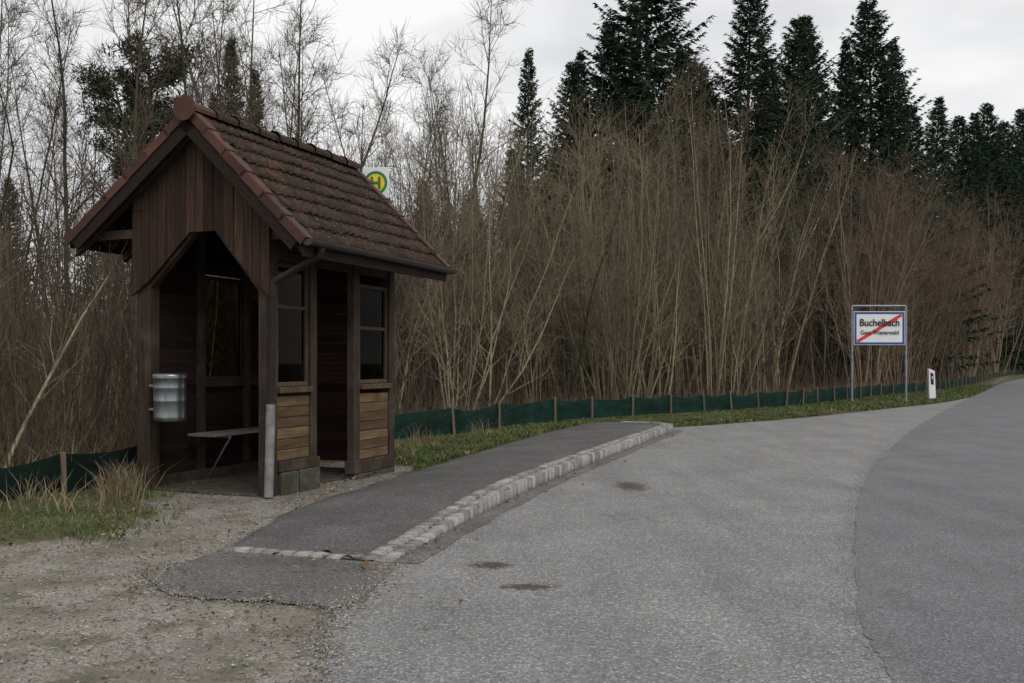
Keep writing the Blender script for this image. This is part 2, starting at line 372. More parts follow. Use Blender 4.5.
def roadside(X,Y):
    f=fsd(X,Y); d=np.minimum(sdf(X,Y,PLAT[::4]),sdf(X,Y,BAY[::4])); return (f<-.02)&(d>.0)&(sdf(X,Y,GRAV)>-.6)&(sdf(X,Y,MAINP[::8])>.05)
Pl=scatter_pts(1400,-2,14,6,34,roadside); leaves('verge_leaves',Pl,.03+0*Pl[:,0],.02,.045,LEAF)
Pl=scatter_pts(900,-6.5,-2.8,6.2,10.8,roadside); leaves('grass_leaves',Pl,.025+0*Pl[:,0],.012,.028,LEAF)
Pl=scatter_pts(260,-4.4,-1.0,4.6,9,lambda X,Y:(sdf(X,Y,GRAV)<0)&(vnoise(X,Y,2,91)>.1)); leaves('gravel_leaves',Pl,.004+0*Pl[:,0],.010,.022,LEAF)
def kerbl(X,Y):
    d1=distpoly(X,Y,KER[::3],False); d2=distpoly(X,Y,aprd[::3]); i1=sdf(X,Y,BAY[::4])<0
    return ((rng.random(len(X))<np.exp(-d1*9))&i1)|((rng.random(len(X))<np.exp(-d2*7))&(Y<6.3))
Pl=scatter_pts(420,-2.4,3.2,4.6,19,kerbl); leaves('kerb_leaves',Pl,.008+0*Pl[:,0],.008,.020,LEAF)
Pl=np.concatenate([np.array([(-.14,6.4)])+rng.normal(0,.07,(20,2)),np.array([(.1,5.78)])+rng.normal(0,.07,(22,2))]); leaves('stain_leaves',Pl,.004+0*Pl[:,0],.005,.011,LEAF)

def blades(name,P,z,h0,h1,w,mat,lean=.35):
    n=len(P); a=rng.uniform(0,6.28,n); h=rng.uniform(h0,h1,n); l=rng.normal(0,lean,(n,2))*h[:,None]
    C=np.column_stack([P,np.broadcast_to(z,(n,))]); d=np.stack([np.cos(a),np.sin(a),0*a],1)*w*rng.uniform(.6,1.4,n)[:,None]
    M1=C+np.column_stack([l*.35,h*.6]); T=C+np.column_stack([l,h])
    V=np.stack([C-d,C+d,M1+d*.7,M1-d*.7,T],1)
    o=np.arange(n)[:,None]*5
    Q=np.concatenate([o+np.array([[0,1,2]]),o+np.array([[0,2,3]]),o+np.array([[3,2,4]])])
    return obj(name,mesh_np(name,V.reshape(-1,3),Q,mat),kind='stuff')
def mgrass(name,stops):
    m=MB(name,.8,.2); m.col(m.mix(1,m.ramp(m.island(),stops),m.ramp(m.noise(m.co(),1.6,3),[(.35,.55),(.65,1.25)]),'MULTIPLY')); return m.m
GR=mgrass('grass_blade',[(0,(.034,.062,.015)),(.45,(.07,.122,.030)),(.70,(.105,.155,.045)),(.80,(.18,.15,.08)),(1,(.27,.225,.135))])
DRY=mgrass('dry_grass_blade',[(0,(.11,.083,.047)),(.5,(.20,.157,.093)),(1,(.31,.255,.165))])
def gtest(X,Y): return roadside(X,Y)&(sdf(X,Y,GRAV)>.02-.45*rng.random(len(X))**2)&(vnoise(X,Y,4.5,77)+.3*rng.normal(size=len(X))>-.02)
P=scatter_pts(13000,-7,-2.7,6.2,10.8,gtest); blades('grass',P,-.0,.02,.10,.0035,GR,.7)
P=scatter_pts(55000,-2.8,8,12,29,lambda X,Y:roadside(X,Y)&(sdf(X,Y,GRAV)>.02)&(vnoise(X,Y,3.5,77)+.35*rng.normal(size=len(X))>-.25)); blades('grass_verge',P,.01,.02,.085,.006,GR,.6)
P=scatter_pts(30000,7,26,27,58,roadside); blades('grass_verge_far',P,.01,.03,.12,.012,GR,.5)
TP=[]
for (x,y,n,r) in [(-3.85,9.75,220,.13),(-3.7,9.35,120,.10),(-3.95,10.1,140,.1),(-4.4,9.1,50,.1),(-4.1,8.5,40,.3),(-3.6,8.6,40,.25),(-1.55,13.4,60,.15),(-1.4,15.6,70,.15),(-.6,17.6,60,.1)]:
    TP.append(np.array([(x,y)])+rng.normal(0,r,(n,2)))
blades('dry_grass',np.concatenate(TP),0,.06,.38,.005,DRY,.45)
P=scatter_pts(9000,-9,22,7,48,lambda X,Y:(fsd(X,Y)>.05)&(fsd(X,Y)<1.8)&(rng.random(len(X))<.7)); blades('dry_grass_woodland',P,-.08,.15,.75,.006,DRY,.3)

# ------------------------------------------------------------ bus shelter
SH=empty('bus_shelter',(-2.35,9.65,0),-math.radians(21.5),label='small dark brown timber bus shelter with red-brown tiled gable roof',category='bus shelter')
W_G=mat_wood('gable_wood',(.018,.0105,.007),(.062,.036,.023),(16,16,1.1))
W_P=mat_wood('post_wood',(.019,.0135,.0098),(.058,.040,.028),(18,18,1.3),weather=(.078,.063,.05))
W_H=mat_wood('plank_wood',(.070,.044,.022),(.185,.120,.064),(14,1.2,16),weather=(.06,.042,.027))
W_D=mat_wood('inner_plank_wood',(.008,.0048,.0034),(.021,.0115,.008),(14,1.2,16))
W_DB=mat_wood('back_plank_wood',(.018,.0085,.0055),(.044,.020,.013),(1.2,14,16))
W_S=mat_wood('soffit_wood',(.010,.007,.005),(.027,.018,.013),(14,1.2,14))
m=MB('concrete_moss',.95,.2); v=m.co(); n=m.noise(v,9,6,.7); c=m.ramp(n,[(.3,(.045,.045,.04)),(.6,(.10,.095,.087)),(.75,(.17,.16,.145))]); c=m.mix(m.ramp(m.noise(v,5,5),[(.40,0),(.58,.85)]),c,(.04,.045,.02)); m.col(c); m.bump(n,.8,.025); CONC=m.m
DIRT=mat_plain('floor_dirt',(.06,.053,.044),.95,.1,0,.4,6)
RX,RZ=-.815,3.80; ERx,ERz=.505,2.47; ELx,ELz=-2.35,2.59
sR=(ERz-RZ)/(ERx-RX); sL=(ELz-RZ)/(ELx-RX)
def roofz(x): return RZ+(x-RX)*(sR if x>RX else sL)
for b in [(-.135,0,0,.135,.0,2.80),(-1.63,-1.46,0,.15,.0,2.86),(-.13,0,2.42,2.55,.02,2.80),(-1.63,-1.5,2.42,2.55,.0,2.86),
    (-.10,-.004,.72,.85,.2,2.79),(-.10,-.004,1.60,1.73,.05,2.79),(-1.626,-1.53,.87,.97,.1,2.8),(-1.626,-1.53,1.70,1.79,.1,2.8)]:
    boxes('post',[b],W_P,SH,.008)
boxes('wall_plate',[(-.128,.003,-.05,2.75,2.80,2.87)],W_P,SH,.006); boxes('wall_plate',[(-1.633,-1.5,-.05,2.75,2.86,2.98)],W_P,SH,.006)
def zb(s): return float(np.interp(s,[-.02,.136,.61,.93,1.46,1.66],[1.95,2.08,2.61,2.61,2.12,1.99]))
pl=[]; s=-.02
while s<1.655:
    w=rng.uniform(.095,.135); e=min(s+w-.007,1.655)
    ks=[k for k in (.136,.61,.93,1.46) if s<k<e]; kt=[.815] if s<.815<e else []
    bot=[(-k,zb(k)) for k in sorted([s,e]+ks)]; top=[(-k,roofz(-k)-.11) for k in sorted([s,e]+kt,reverse=True)]
    y=rng.uniform(-.005,.005); pl.append((bot+top,-.037+y,-.004)); s+=w
prisms('gable_boarding',pl,W_G,SH)
def bar2(p,q,w):
    p=np.array(p);q=np.array(q);d=(q-p)/np.linalg.norm(q-p);n=np.array([-d[1],d[0]])*w/2; return [tuple(p+n),tuple(q+n),tuple(q-n),tuple(p-n)]
prisms('arch_brace',[(bar2((-.10,2.04),(-.63,2.66),.10),.01,.09),(bar2((-.92,2.66),(-1.5,2.10),.10),.012,.092),([(-.58,2.62),(-.96,2.62),(-.96,2.73),(-.58,2.73)],.014,.094)],W_P,SH)
s=0;pl=[]
while s<1.63:
    e=min(s+.12,1.63); pl.append(([(-s,2.8),(-e,2.8)]+[(-k,roofz(-k)-.11) for k in ([e]+([.815] if s<.815<e else [])+[s])],2.55,2.58)); s+=.126
prisms('back_gable_boarding',pl,W_G,SH)
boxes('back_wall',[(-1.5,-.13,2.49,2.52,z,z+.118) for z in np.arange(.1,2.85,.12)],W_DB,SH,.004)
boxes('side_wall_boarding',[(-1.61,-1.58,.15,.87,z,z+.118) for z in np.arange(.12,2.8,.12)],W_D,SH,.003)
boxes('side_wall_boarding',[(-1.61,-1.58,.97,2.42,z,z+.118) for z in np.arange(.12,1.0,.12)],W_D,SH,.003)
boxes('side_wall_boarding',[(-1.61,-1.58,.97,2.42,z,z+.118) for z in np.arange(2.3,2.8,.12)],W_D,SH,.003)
boxes('sill_beam',[(-1.63,-1.5,.15,2.42,.0,.12)],W_P,SH,.006)
m=MB('window_glass',.08,.5); tr=m.n('ShaderNodeBsdfTransparent'); tr.inputs[0].default_value=(.36,.34,.28,1); gl_=m.n('ShaderNodeBsdfGlossy'); gl_.inputs['Roughness'].default_value=.03; gl_.inputs[0].default_value=(.35,.35,.33,1)
di=m.n('ShaderNodeBsdfDiffuse'); di.inputs[0].default_value=(.06,.05,.035,1)
mx=m.n('ShaderNodeMixShader'); fr=m.n('ShaderNodeFresnel'); fr.inputs[0].default_value=1.18; m.l(fr.outputs[0],mx.inputs[0]); m.l(tr.outputs[0],mx.inputs[1]); m.l(gl_.outputs[0],mx.inputs[2])
mx2=m.n('ShaderNodeMixShader'); dn=m.ramp(m.noise(m.co(),5,6,.7),[(.5,.0),(.85,.2)]); m.l(dn,mx2.inputs[0]); m.l(mx.outputs[0],mx2.inputs[1]); m.l(di.outputs[0],mx2.inputs[2]); m.l(mx2.outputs[0],m.out.inputs[0]); GLASS=m.m
def window2(xa,xb,y0,y1,z0,z1,trans=None,mat=W_P):
    f=.045; L=[(xa,xb,y0,y1,z0,z0+f),(xa,xb,y0,y1,z1-f,z1),(xa,xb,y0,y0+f,z0+f,z1-f),(xa,xb,y1-f,y1,z0+f,z1-f)]
    if trans: L.append((xa+.004,xb-.004,y0+f,y1-f,trans-.02,trans+.02))
    w=boxes('window',L,mat,SH,.004); xm=(xa+xb)/2
    boxes('pane',[(xm-.002,xm+.002,y0+f-.01,y1-f+.01,z0+f-.01,z1-f+.01)],GLASS,w,0); return w
window2(-1.61,-1.56,.973,1.697,1.10,2.28); window2(-1.61,-1.56,1.793,2.417,1.10,2.28)
boxes('window_rail',[(-1.62,-1.54,.97,2.42,1.03,1.098)],W_P,SH,.005)
W_L=mat_wood('window_frame_wood',(.045,.031,.021),(.12,.083,.050),(16,16,1.5))
boxes('wall_panel',[(-.075,-.02,.137,.718,z,z+.103) for z in np.arange(.33,.93,.107)],W_H,SH,.006,label='weathered lighter brown horizontal planks')
boxes('sill_beam',[(-.12,.02,.137,.87,.22,.326)],W_P,SH,.008)
boxes('sill_beam',[(-.12,.02,1.58,2.42,.05,.20)],W_P,SH,.008)
boxes('window_sill',[(-.1,.03,.138,.717,1.0,1.06)],W_L,SH,.006)
window2(-.085,-.03,.138,.717,1.064,2.30,1.86,W_L)
boxes('wall_panel',[(-.075,-.02,1.732,2.418,z,z+.103) for z in np.arange(.205,.93,.107)],W_H,SH,.006,label='weathered lighter brown horizontal planks')
boxes('window_sill',[(-.1,.03,1.733,2.417,1.0,1.06)],W_L,SH,.006)
window2(-.085,-.03,1.733,2.417,1.064,2.20,1.70,W_L)
boxes('header_boarding',[(-.075,-.02,.137,2.418,z,z+.10) for z in (2.31,2.415,2.52,2.625)],W_G,SH,.004)
boxes('foundation_block',[(-.2,.04,.16,.46,-.05,.216)],CONC,SH,.02,label='mossy dark concrete block')
boxes('foundation_block',[(-.2,.05,.475,.84,-.05,.218)],CONC,SH,.022,label='mossy dark concrete block')
boxes('foundation_block',[(-.2,.03,1.62,2.5,-.05,.048)],CONC,SH,.012)
boxes('floor',[(-1.55,-.15,.02,2.48,-.04,.018)],DIRT,SH,.01)
m=MB('grey_bench_wood',.7,.3); n=m.noise(m.co((20,1,20)),2,5); m.col(m.ramp(n,[(.3,(.10,.09,.08)),(.7,(.22,.205,.19))])); BW=m.m
BE=boxes('bench',[(-1.5+i*.125,-1.385+i*.125,.62,2.35,.505,.535) for i in range(3)],BW,SH,.004)
MET=mat_plain('steel',(.25,.25,.25),.4,.5,.9,.2,20)
for yy in (.9,2.1):
    a=Acc(); a.tube([(-1.5,yy,.49),(-1.14,yy,.49),(-1.15,yy,.48),(-1.45,yy,.03)],[.014]*4,6)
    obj('bench_leg',a.mesh('bench_leg',MET),BE)
RO=prisms('roof',[([(RX,RZ-.03),(ERx,ERz-.03),(ERx,ERz-.09),(RX,RZ-.10)],-.17,2.96),([(RX-.001,RZ-.03),(RX-.001,RZ-.10),(ELx,ELz-.09),(ELx,ELz-.03)],-.17,2.96)],W_S,SH)
rf=[]
for y in (-.12,.55,1.25,1.95,2.65,2.87):
    rf.append(([(RX,RZ-.10),(ERx-.03,ERz-.088),(ERx-.03,ERz-.17),(RX,RZ-.22)],y,y+.07)); rf.append(([(RX-.001,RZ-.10),(RX-.001,RZ-.22),(ELx+.03,ELz-.17),(ELx+.03,ELz-.088)],y,y+.07))
prisms('rafter',rf,W_P,RO)
prisms('tie_beam',[([(-2.15,2.58),(-1.64,2.58),(-1.64,2.67),(-2.15,2.67)],-.04,.04)],W_P,RO); prisms('tie_beam',[([(.003,2.5),(.40,2.5),(.40,2.58),(.003,2.58)],.0,.08)],W_P,RO)
m=MB('roof_tile',.92,.18); v=m.co(); c=m.ramp(m.island(),[(0,(.027,.016,.012)),(.4,(.054,.027,.020)),(.8,(.078,.036,.027)),(1,(.10,.050,.039))])
c=m.mix(m.ramp(m.noise(v,5.5,6,.7),[(.38,.0),(.55,.85)]),c,(.029,.021,.016)); c=m.mix(m.ramp(m.noise(v,11,5,.75),[(.52,0),(.60,.9)]),c,(.055,.056,.033))
c=m.mix(m.ramp(m.noise(v,40,3),[(.60,0),(.68,.75)]),c,(.16,.14,.12)); m.col(c); m.bump(m.noise(v,35,5,.7),.9,.02); TILE=m.m
m=MB('verge_tile',.75,.3); v=m.co(); c=m.ramp(m.noise(v,4,5),[(.3,(.055,.024,.018)),(.7,(.105,.043,.032))]); c=m.mix(1,c,m.ramp(m.island(),[(0,.65),(1,1.2)]),'MULTIPLY'); c=m.mix(m.ramp(m.noise(v,18,5,.7),[(.52,0),(.66,.75)]),c,(.046,.038,.028)); m.col(c); VERGE=m.m
def tiles(side):
    Vs=[];Qs=[];o=0
    ex,ez=(ERx,ERz) if side>0 else (ELx,ELz)
    D=np.array([ex-RX,0,ez-RZ]); SL=np.linalg.norm(D); D/=SL; Nn=np.array([-D[2],0,D[0]])*(1 if side>0 else -1)
    if Nn[2]<0: Nn=-Nn
    nr=8; nc=13; ex_=SL/nr; tw=(2.97+.18)/nc; U=15
    for r in range(nr):
        for c in range(nc):
            u=np.linspace(0,1,U); prof=.028*np.clip(.5-.5*np.cos(4*math.pi*u),0,1)**.8
            y0=-.18+c*tw+rng.normal(0,.004); dr=rng.normal(0,.012); tl=rng.normal(0,.005)
            rows=[(r*ex_-.02,.0,0),((r+.5)*ex_,.016,0),((r+1)*ex_+.03+dr,.033+tl,0),((r+1)*ex_+.03+dr,.012+tl,0)]
            for sd,lift,_ in rows:
                for i in range(U):
                    p=np.array([RX,0,RZ])+D*sd+Nn*(lift+prof[i]-.025); Vs.append((p[0],y0+u[i]*tw*1.01,p[2]))
            for a_ in range(3):
                for i in range(U-1):
                    q=o+a_*U+i; Qs.append((q,q+1,q+U+1,q+U) if side<0 else (q,q+U,q+U+1,q+1))
            o+=4*U
    return np.array(Vs),np.array(Qs)
for sd in (1,-1):
    V,Q=tiles(sd); o=obj('roof_tiles',mesh_np('roof_tiles',V,Q,TILE,False),RO)
def vergeset(ex,ez,y0,y1):
    D=np.array([ex-RX,ez-RZ]); SL=np.linalg.norm(D); D/=SL; N2=np.array([-D[1],D[0]])
    if N2[1]<0: N2=-N2
    pl=[]; n=6
    for i in range(n):
        a=i*SL/n; b=(i+1)*SL/n+.03; A=np.array([RX,RZ])+D*a; B=np.array([RX,RZ])+D*b
        hi0,hi1=.022,.035
        pl.append(([tuple(A+N2*hi0),tuple(B+N2*hi1),tuple(B-N2*.055),tuple(A-N2*.065)],y0,y0+.022*(1 if y1>y0 else -1)))
        pl.append(([tuple(A+N2*(hi0+.001)),tuple(B+N2*(hi1+.001)),tuple(B+N2*(hi1-.016)),tuple(A+N2*(hi0-.016))],y0+.0225*(1 if y1>y0 else -1),y1))
    return pl
for e_ in ((ERx,ERz),(ELx,ELz)):
    prisms('verge_tiles',vergeset(*e_,-.215,-.09),VERGE,RO); prisms('verge_tiles',vergeset(*e_,3.0,2.88),VERGE,RO)
def barge(ex,ez):
    D=np.array([ex-RX,ez-RZ]); SL=np.linalg.norm(D); D/=SL; N2=np.array([-D[1],D[0]]); N2=N2 if N2[1]>0 else -N2
    A=np.array([RX,RZ]); B=A+D*(SL-.02); return [tuple(A-N2*.067),tuple(B-N2*.059),tuple(B-N2*.17),tuple(A-N2*.19)]
prisms('barge_board',[(barge(ERx,ERz),-.2,-.175),(barge(ELx,ELz),-.2,-.175)],W_S,RO)
n=9; tl=3.24/n
for i in range(n):
    y0=-.24+i*tl; V=[];Fs=[]; k=9; jz=rng.normal(0,.006)
    for (yy,r) in ((y0,.115),(y0+.03,.115),(y0+.035,.102),(y0+tl+.03,.092)):
        for j in range(k):
            a=math.radians(-15+210*j/(k-1)); V.append((RX+math.cos(a)*r,yy,RZ-.015+jz+math.sin(a)*r*.85+rng.normal(0,.0015)))
    for a_ in range(3):
        for j in range(k-1): q=a_*k+j; Fs.append((q,q+1,q+k+1,q+k))
    obj('ridge_tile',mesh_py('ridge_tile',V,Fs,VERGE if i==0 else TILE,False),RO)
hexa=[(RX+math.cos(math.radians(a))*.13,RZ-.01+math.sin(math.radians(a))*.125) for a in range(-30,330,30)]
prisms('ridge_end_cap',[(hexa,-.262,-.238)],VERGE,RO)
GUT=mat_plain('gutter_brown',(.032,.022,.021),.4,.45,0,.25,6)
V=[];Fs=[];k=9; GXo=ERx+.055
for yy,dz in ((-.2,0),(1.4,-.0),(3.0,-.01)):
    for r in (.060,.053):
        for j in range(k):
            a=math.pi+math.pi*j/(k-1); V.append((GXo+math.cos(a)*r,yy,ERz-.015+dz+math.sin(a)*r))
for s_ in range(2):
    for r in range(2):
        for j in range(k-1):
            q=s_*2*k+r*k+j; Fs.append((q,q+1,q+2*k+1,q+2*k))
    for j in (0,k-1): q=s_*2*k+j; Fs.append((q,q+k,q+3*k,q+2*k))
for s_ in (0,2): Fs.append([s_*2*k+j for j in range(k)])
obj('gutter',mesh_py('gutter',V,Fs,GUT),SH)
boxes('fascia_board',[(ERx-.03,ERx-.004,-.17,2.95,ERz-.17,ERz-.05)],W_S,SH,.003)
def bends(pts,r):
    P=[np.array(p,float) for p in pts]; out=[P[0]]
    for i in range(1,len(P)-1):
        a=P[i]+(P[i-1]-P[i])/np.linalg.norm(P[i-1]-P[i])*r; b=P[i]+(P[i+1]-P[i])/np.linalg.norm(P[i+1]-P[i])*r
        for t in (0,.25,.5,.75,1): out.append(a*(1-t)**2+2*P[i]*t*(1-t)+b*t*t)
    out.append(P[-1]); return np.array(out)
PIPE=mat_plain('downpipe_brown',(.020,.0125,.013),.6,.25,0,.25,6)
a=Acc(); P=bends([(GXo-.02,.05,2.43),(GXo-.02,.05,2.325),(.085,-.058,2.08),(.055,-.06,.90)],.05); a.tube(P,[.036]*len(P),14)
DP=obj('downpipe',a.mesh('downpipe',PIPE,True),SH,label='brown downpipe with grey galvanised lower end')
a=Acc(); P=np.array([(.055,-.06,.93),(.045,-.063,.45),(.034,-.068,.012)]); a.tube(P,[.044]*len(P),14)
ZN=mat_plain('galvanised_pipe',(.21,.21,.205),.6,.4,.3,.4,9); obj('downpipe_foot',a.mesh('downpipe_foot',ZN,True),DP)
for x,y,z,r in ((GXo-.02,.05,2.385,.043),(.080,-.0585,1.96,.042),(.068,-.06,1.45,.041),(.055,-.06,.93,.049)):
    a=Acc(); a.tube([(x,y,z-.022),(x,y,z+.022)],[r,r],14); obj('pipe_clip',a.mesh('pipe_clip',PIPE),DP)

# ------------------------------------------------------------ litter bin
ZB=MB('galvanised_steel',.33,.5,.9); v=ZB.co((6,6,1.5)); nn=ZB.noise(v,3,5); ZB.col(ZB.ramp(nn,[(.3,(.15,.165,.175)),(.7,(.29,.31,.32))])); ZBm=ZB.m
c21,s21=math.cos(math.radians(21.5)),math.sin(math.radians(21.5))
def loc(x,y): return (-2.35+x*c21+y*s21,9.65-x*s21+y*c21)
bx,by=loc(-1.15,-.06); BIN=empty('litter_bin',(bx,by,.715),-math.radians(21.5),label='cylindrical galvanised steel litter bin hung on the shelter post',category='litter bin')
def lathe(name,prof,mat,par,k=32):
    V=[];Fs=[]
    for r,z in prof:
        for j in range(k): a=2*math.pi*j/k; V.append((r*math.cos(a),r*math.sin(a),z))
    for i in range(len(prof)-1):
        for j in range(k): Fs.append((i*k+j,i*k+(j+1)%k,(i+1)*k+(j+1)%k,(i+1)*k+j))
    return obj(name,mesh_py(name,V,Fs,mat,True),par)
lathe('bin_body',[(.0,.0),(.148,.0),(.156,.012),(.158,.03),(.160,.045),(.158,.055),(.159,.20),(.161,.206),(.159,.212),(.160,.33),(.162,.336),(.160,.342),(.161,.42),(.166,.43),(.168,.445),(.162,.452),(.153,.44),(.148,.05),(.0,.05)],ZBm,BIN)
lathe('bin_rim',[(.170,.430),(.171,.455),(.167,.470),(.145,.480),(.10,.484)],ZBm,BIN)
for z in (.10,.34): boxes('bracket',[(-.308,-.14,.045,.058,z,z+.025)],MET,BIN,.002)

# ------------------------------------------------------------ signs
WHITE=mat_plain('sign_white',(.70,.71,.72),.45,.4,0,.05,3); BLUE=mat_plain('sign_blue',(.03,.07,.25),.45,.4,0,.1,3); RED=mat_plain('sign_red',(.60,.04,.04),.45,.4,0,.1,3)
BLACK=mat_plain('sign_black',(.012,.012,.015),.5,.4,0,.1,3); YEL=mat_plain('sign_yellow',(.80,.58,.02),.45,.4,0,.05,3); GRN=mat_plain('sign_green',(.01,.17,.06),.45,.4,0,.1,3)
GALV=mat_plain('galvanised_post',(.23,.25,.27),.5,.5,.5,.25,8)
def text(body,size,mat,parent,loc,name,bold=.0,sx=1.0):
    cu=bpy.data.curves.new(name,'FONT'); cu.body=body; cu.size=size; cu.align_x='CENTER'; cu.align_y='CENTER'; cu.extrude=.002; cu.offset=bold
    t=bpy.data.objects.new(name,cu); COL.objects.link(t); bpy.context.view_layer.update()
    me=bpy.data.meshes.new_from_object(t.evaluated_get(bpy.context.evaluated_depsgraph_get())); bpy.data.objects.remove(t)
    me.materials.clear(); me.materials.append(mat)
    o=obj(name,me,parent); o.rotation_euler=(math.pi/2,0,0); o.location=loc; o.scale=(sx,1,1); return o
sx0=10.76; sx1=12.47; SY=31.5
TS=empty('town_sign',((sx0+sx1)/2,SY,0),0,label='white and blue end-of-town sign with red diagonal on two grey posts',category='road sign')
hw=(sx1-sx0)/2; zt=1.3+57*SY/F; z1=1.3+51.5*SY/F; z0=1.3+18*SY/F
for s_ in (-1,1):
    a=Acc(); a.tube([(s_*hw,0,-.15),(s_*hw,0,zt-.04),(s_*(hw-.01),0,zt-.012),(s_*(hw-.05),0,zt)],[.038]*4,10); obj('post',a.mesh('post',GALV,True),TS)
a=Acc(); a.tube([(-hw+.05,0,zt),(hw-.05,0,zt)],[.034,.034],10); obj('crossbar',a.mesh('crossbar',GALV,True),TS)
w=hw-.045
B=boxes('board',[(-w,w,-.05,-.03,z0,z1)],WHITE,TS,.004)
zc=(z0+z1)/2
def frame(i,o,y): return [(-w+o,w-o,y,y+.003,z0+o,z0+i),(-w+o,w-o,y,y+.003,z1-i,z1-o),(-w+o,-w+i,y,y+.003,z0+i,z1-i),(w-i,w-o,y,y+.003,z0+i,z1-i)]
boxes('blue_border',frame(.085,.018,-.0545),BLUE,B,0)
p=np.array([-w+.11,z0+.11]); q=np.array([w-.11,z1-.11]); prisms('red_diagonal',[(bar2(p,q,.10),-.058,-.054)],RED,B)
text('Buchelbach',.31,BLACK,B,(0,-.072,zc+.17),'lettering',.005,.90)
text('Gem. Wienerwald',.19,BLACK,B,(0,-.072,zc-.14),'lettering',.0015,.86)

hx=(376-512)/F*12.9; HS=empty('bus_stop_sign',(hx,12.9,0),math.radians(-4),label='white bus stop sign with green H on yellow disc',category='bus stop sign')
zc=1.3+180*12.9/F
a=Acc(); a.tube([(0,.03,-.15),(0,.03,zc+.19)],[.03,.03],10); obj('post',a.mesh('post',GALV,True),HS)
B=boxes('board',[(-.175,.175,-.015,.0,zc-.20,zc+.20)],WHITE,HS,.004)
def disc(name,r,y,mat,par,r2=0):
    k=40; V=[(math.cos(2*math.pi*j/k)*r,y,math.sin(2*math.pi*j/k)*r+zc) for j in range(k)]
    if r2:
        V+=[(math.cos(2*math.pi*j/k)*r2,y,math.sin(2*math.pi*j/k)*r2+zc) for j in range(k)]
        Fs=[(j,(j+1)%k,k+(j+1)%k,k+j) for j in range(k)]
    else: Fs=[list(range(k))]
    return obj(name,mesh_py(name,V,Fs,mat),par)
disc('yellow_disc',.135,-.019,YEL,B); disc('green_ring',.152,-.023,GRN,B,.118)
boxes('letter_h',[(-.065,-.032,-.027,-.024,zc-.078,zc+.078),(.032,.065,-.027,-.024,zc-.078,zc+.078),(-.032,.032,-.0265,-.024,zc-.016,zc+.016)],GRN,B,0)

DL=empty('delineator_post',((932-512)/F*34.6,34.6,0),0,label='white plastic roadside delineator post with black band',category='delineator post'); DL.rotation_euler=(0,math.radians(-2),math.radians(8))
prisms('post_body',[([(-.12,-.1),(.12,-.1),(.11,1.02),(-.11,1.12)],-.05,.05)],WHITE,DL)
prisms('black_band',[([(-.055,.56),(.055,.54),(.055,.93),(-.055,.98)],-.056,-.0515)],BLACK,DL)
prisms('reflector',[([(-.015,.75),(.02,.74),(.02,.83),(-.015,.84)],-.064,-.058)],WHITE,DL)

# ------------------------------------------------------------ fence
m=MB('fence_mesh',.9,.1); v=m.co(); c=m.ramp(m.noise(v,2.3,4),[(.3,(.006,.019,.015)),(.7,(.013,.040,.032))])
c=m.mix(m.ramp(m.noise(m.co((1,1,9)),1.5,4),[(.45,0),(.65,.6)]),c,(.004,.012,.010))
px_=m.n('ShaderNodeSeparateXYZ'); m.l(m.co(),px_.inputs[0]); c=m.mix(m.ramp(m.math('MULTIPLY',px_.outputs[1],.1),[(.25,.8),(.95,0)]),c,(.006,.012,.010))
m.col(c); m.bump(m.noise(v,8,4),.7,.03); FM=m.m
WST=mat_wood('stake_wood',(.085,.065,.045),(.20,.155,.11),(20,20,2))
FE=empty('fence',(float(FEN[10][0]),float(FEN[10][1]),0),0,label='low dark green mesh fence stretched between wooden stakes',category='fence')
fx0,fy0=FE.location.x,FE.location.y
FD=resamp(FEN,1400); dF=np.r_[0,np.cumsum(np.linalg.norm(np.diff(FD,axis=0),axis=1))]
FPX=512+F*FEN[:,0]/FEN[:,1]; FY=FEN[:,1]
def f_at(px):
    y=np.interp(px,FPX,FY); return (px-512)/F*y,y
sts=[]
for px in (-420,-230,-80,60,150,452,497,553,590,631,669,703,730,757): sts.append(float(np.interp(f_at(px)[1],FD[:,1],dF)))
sts.append(sts[4]+1.9); sts.append(sts[4]+3.8); s=max(sts)+1.6
while s<dF[-1]-60: sts.append(s); s+=rng.uniform(1.2,1.9) if s<60 else 2.4
sts=sorted(sts); sa=np.array(sts)
nxt=np.searchsorted(sa,dF); t0=sa[np.clip(nxt-1,0,len(sa)-1)]; t1=sa[np.clip(nxt,0,len(sa)-1)]; tt=np.where(t1>t0,(dF-t0)/(t1-t0+1e-6),0)
sr=np.random.default_rng(3).uniform(.5,1.5,len(sa)+1)[nxt]
sag=.075*sr*np.sin(np.pi*np.clip(tt,0,1))**.8
nf=normals2(FD); wob=(.03*np.sin(dF*5)+.04*vnoise(FD[:,0],FD[:,1],2,51)); fh=.43+.09*sst(10,18,FD[:,1])
rows=[]
for fz,bl in ((-.05,.05),(.12,-.02),(.27,.03),(1,0)):
    P=FD+nf*(-bl+wob*(fz if fz<1 else .4))[:,None]; z=np.full(len(FD),0.)+(fz if fz<.5 else 0)
    if fz==1: z=fh-sag+.015*vnoise(FD[:,0],FD[:,1],4,52)
    rows.append(np.column_stack([P[:,0]-fx0,P[:,1]-fy0,z]))
V=np.concatenate(rows); nn_=len(FD); Qs=[]
for j in range(3): i=np.arange(nn_-1)+j*nn_; Qs.append(np.stack([i,i+1,i+nn_+1,i+nn_],1))
obj('fabric',mesh_np('fabric',V,np.concatenate(Qs),FM,True),FE)
bm=bmesh.new(); bm_box(bm,-.023,.023,-.023,.023,-.15,.57,.005); stm=bpy.data.meshes.new('stake'); bm.to_mesh(stm); bm.free(); stm.materials.append(WST)
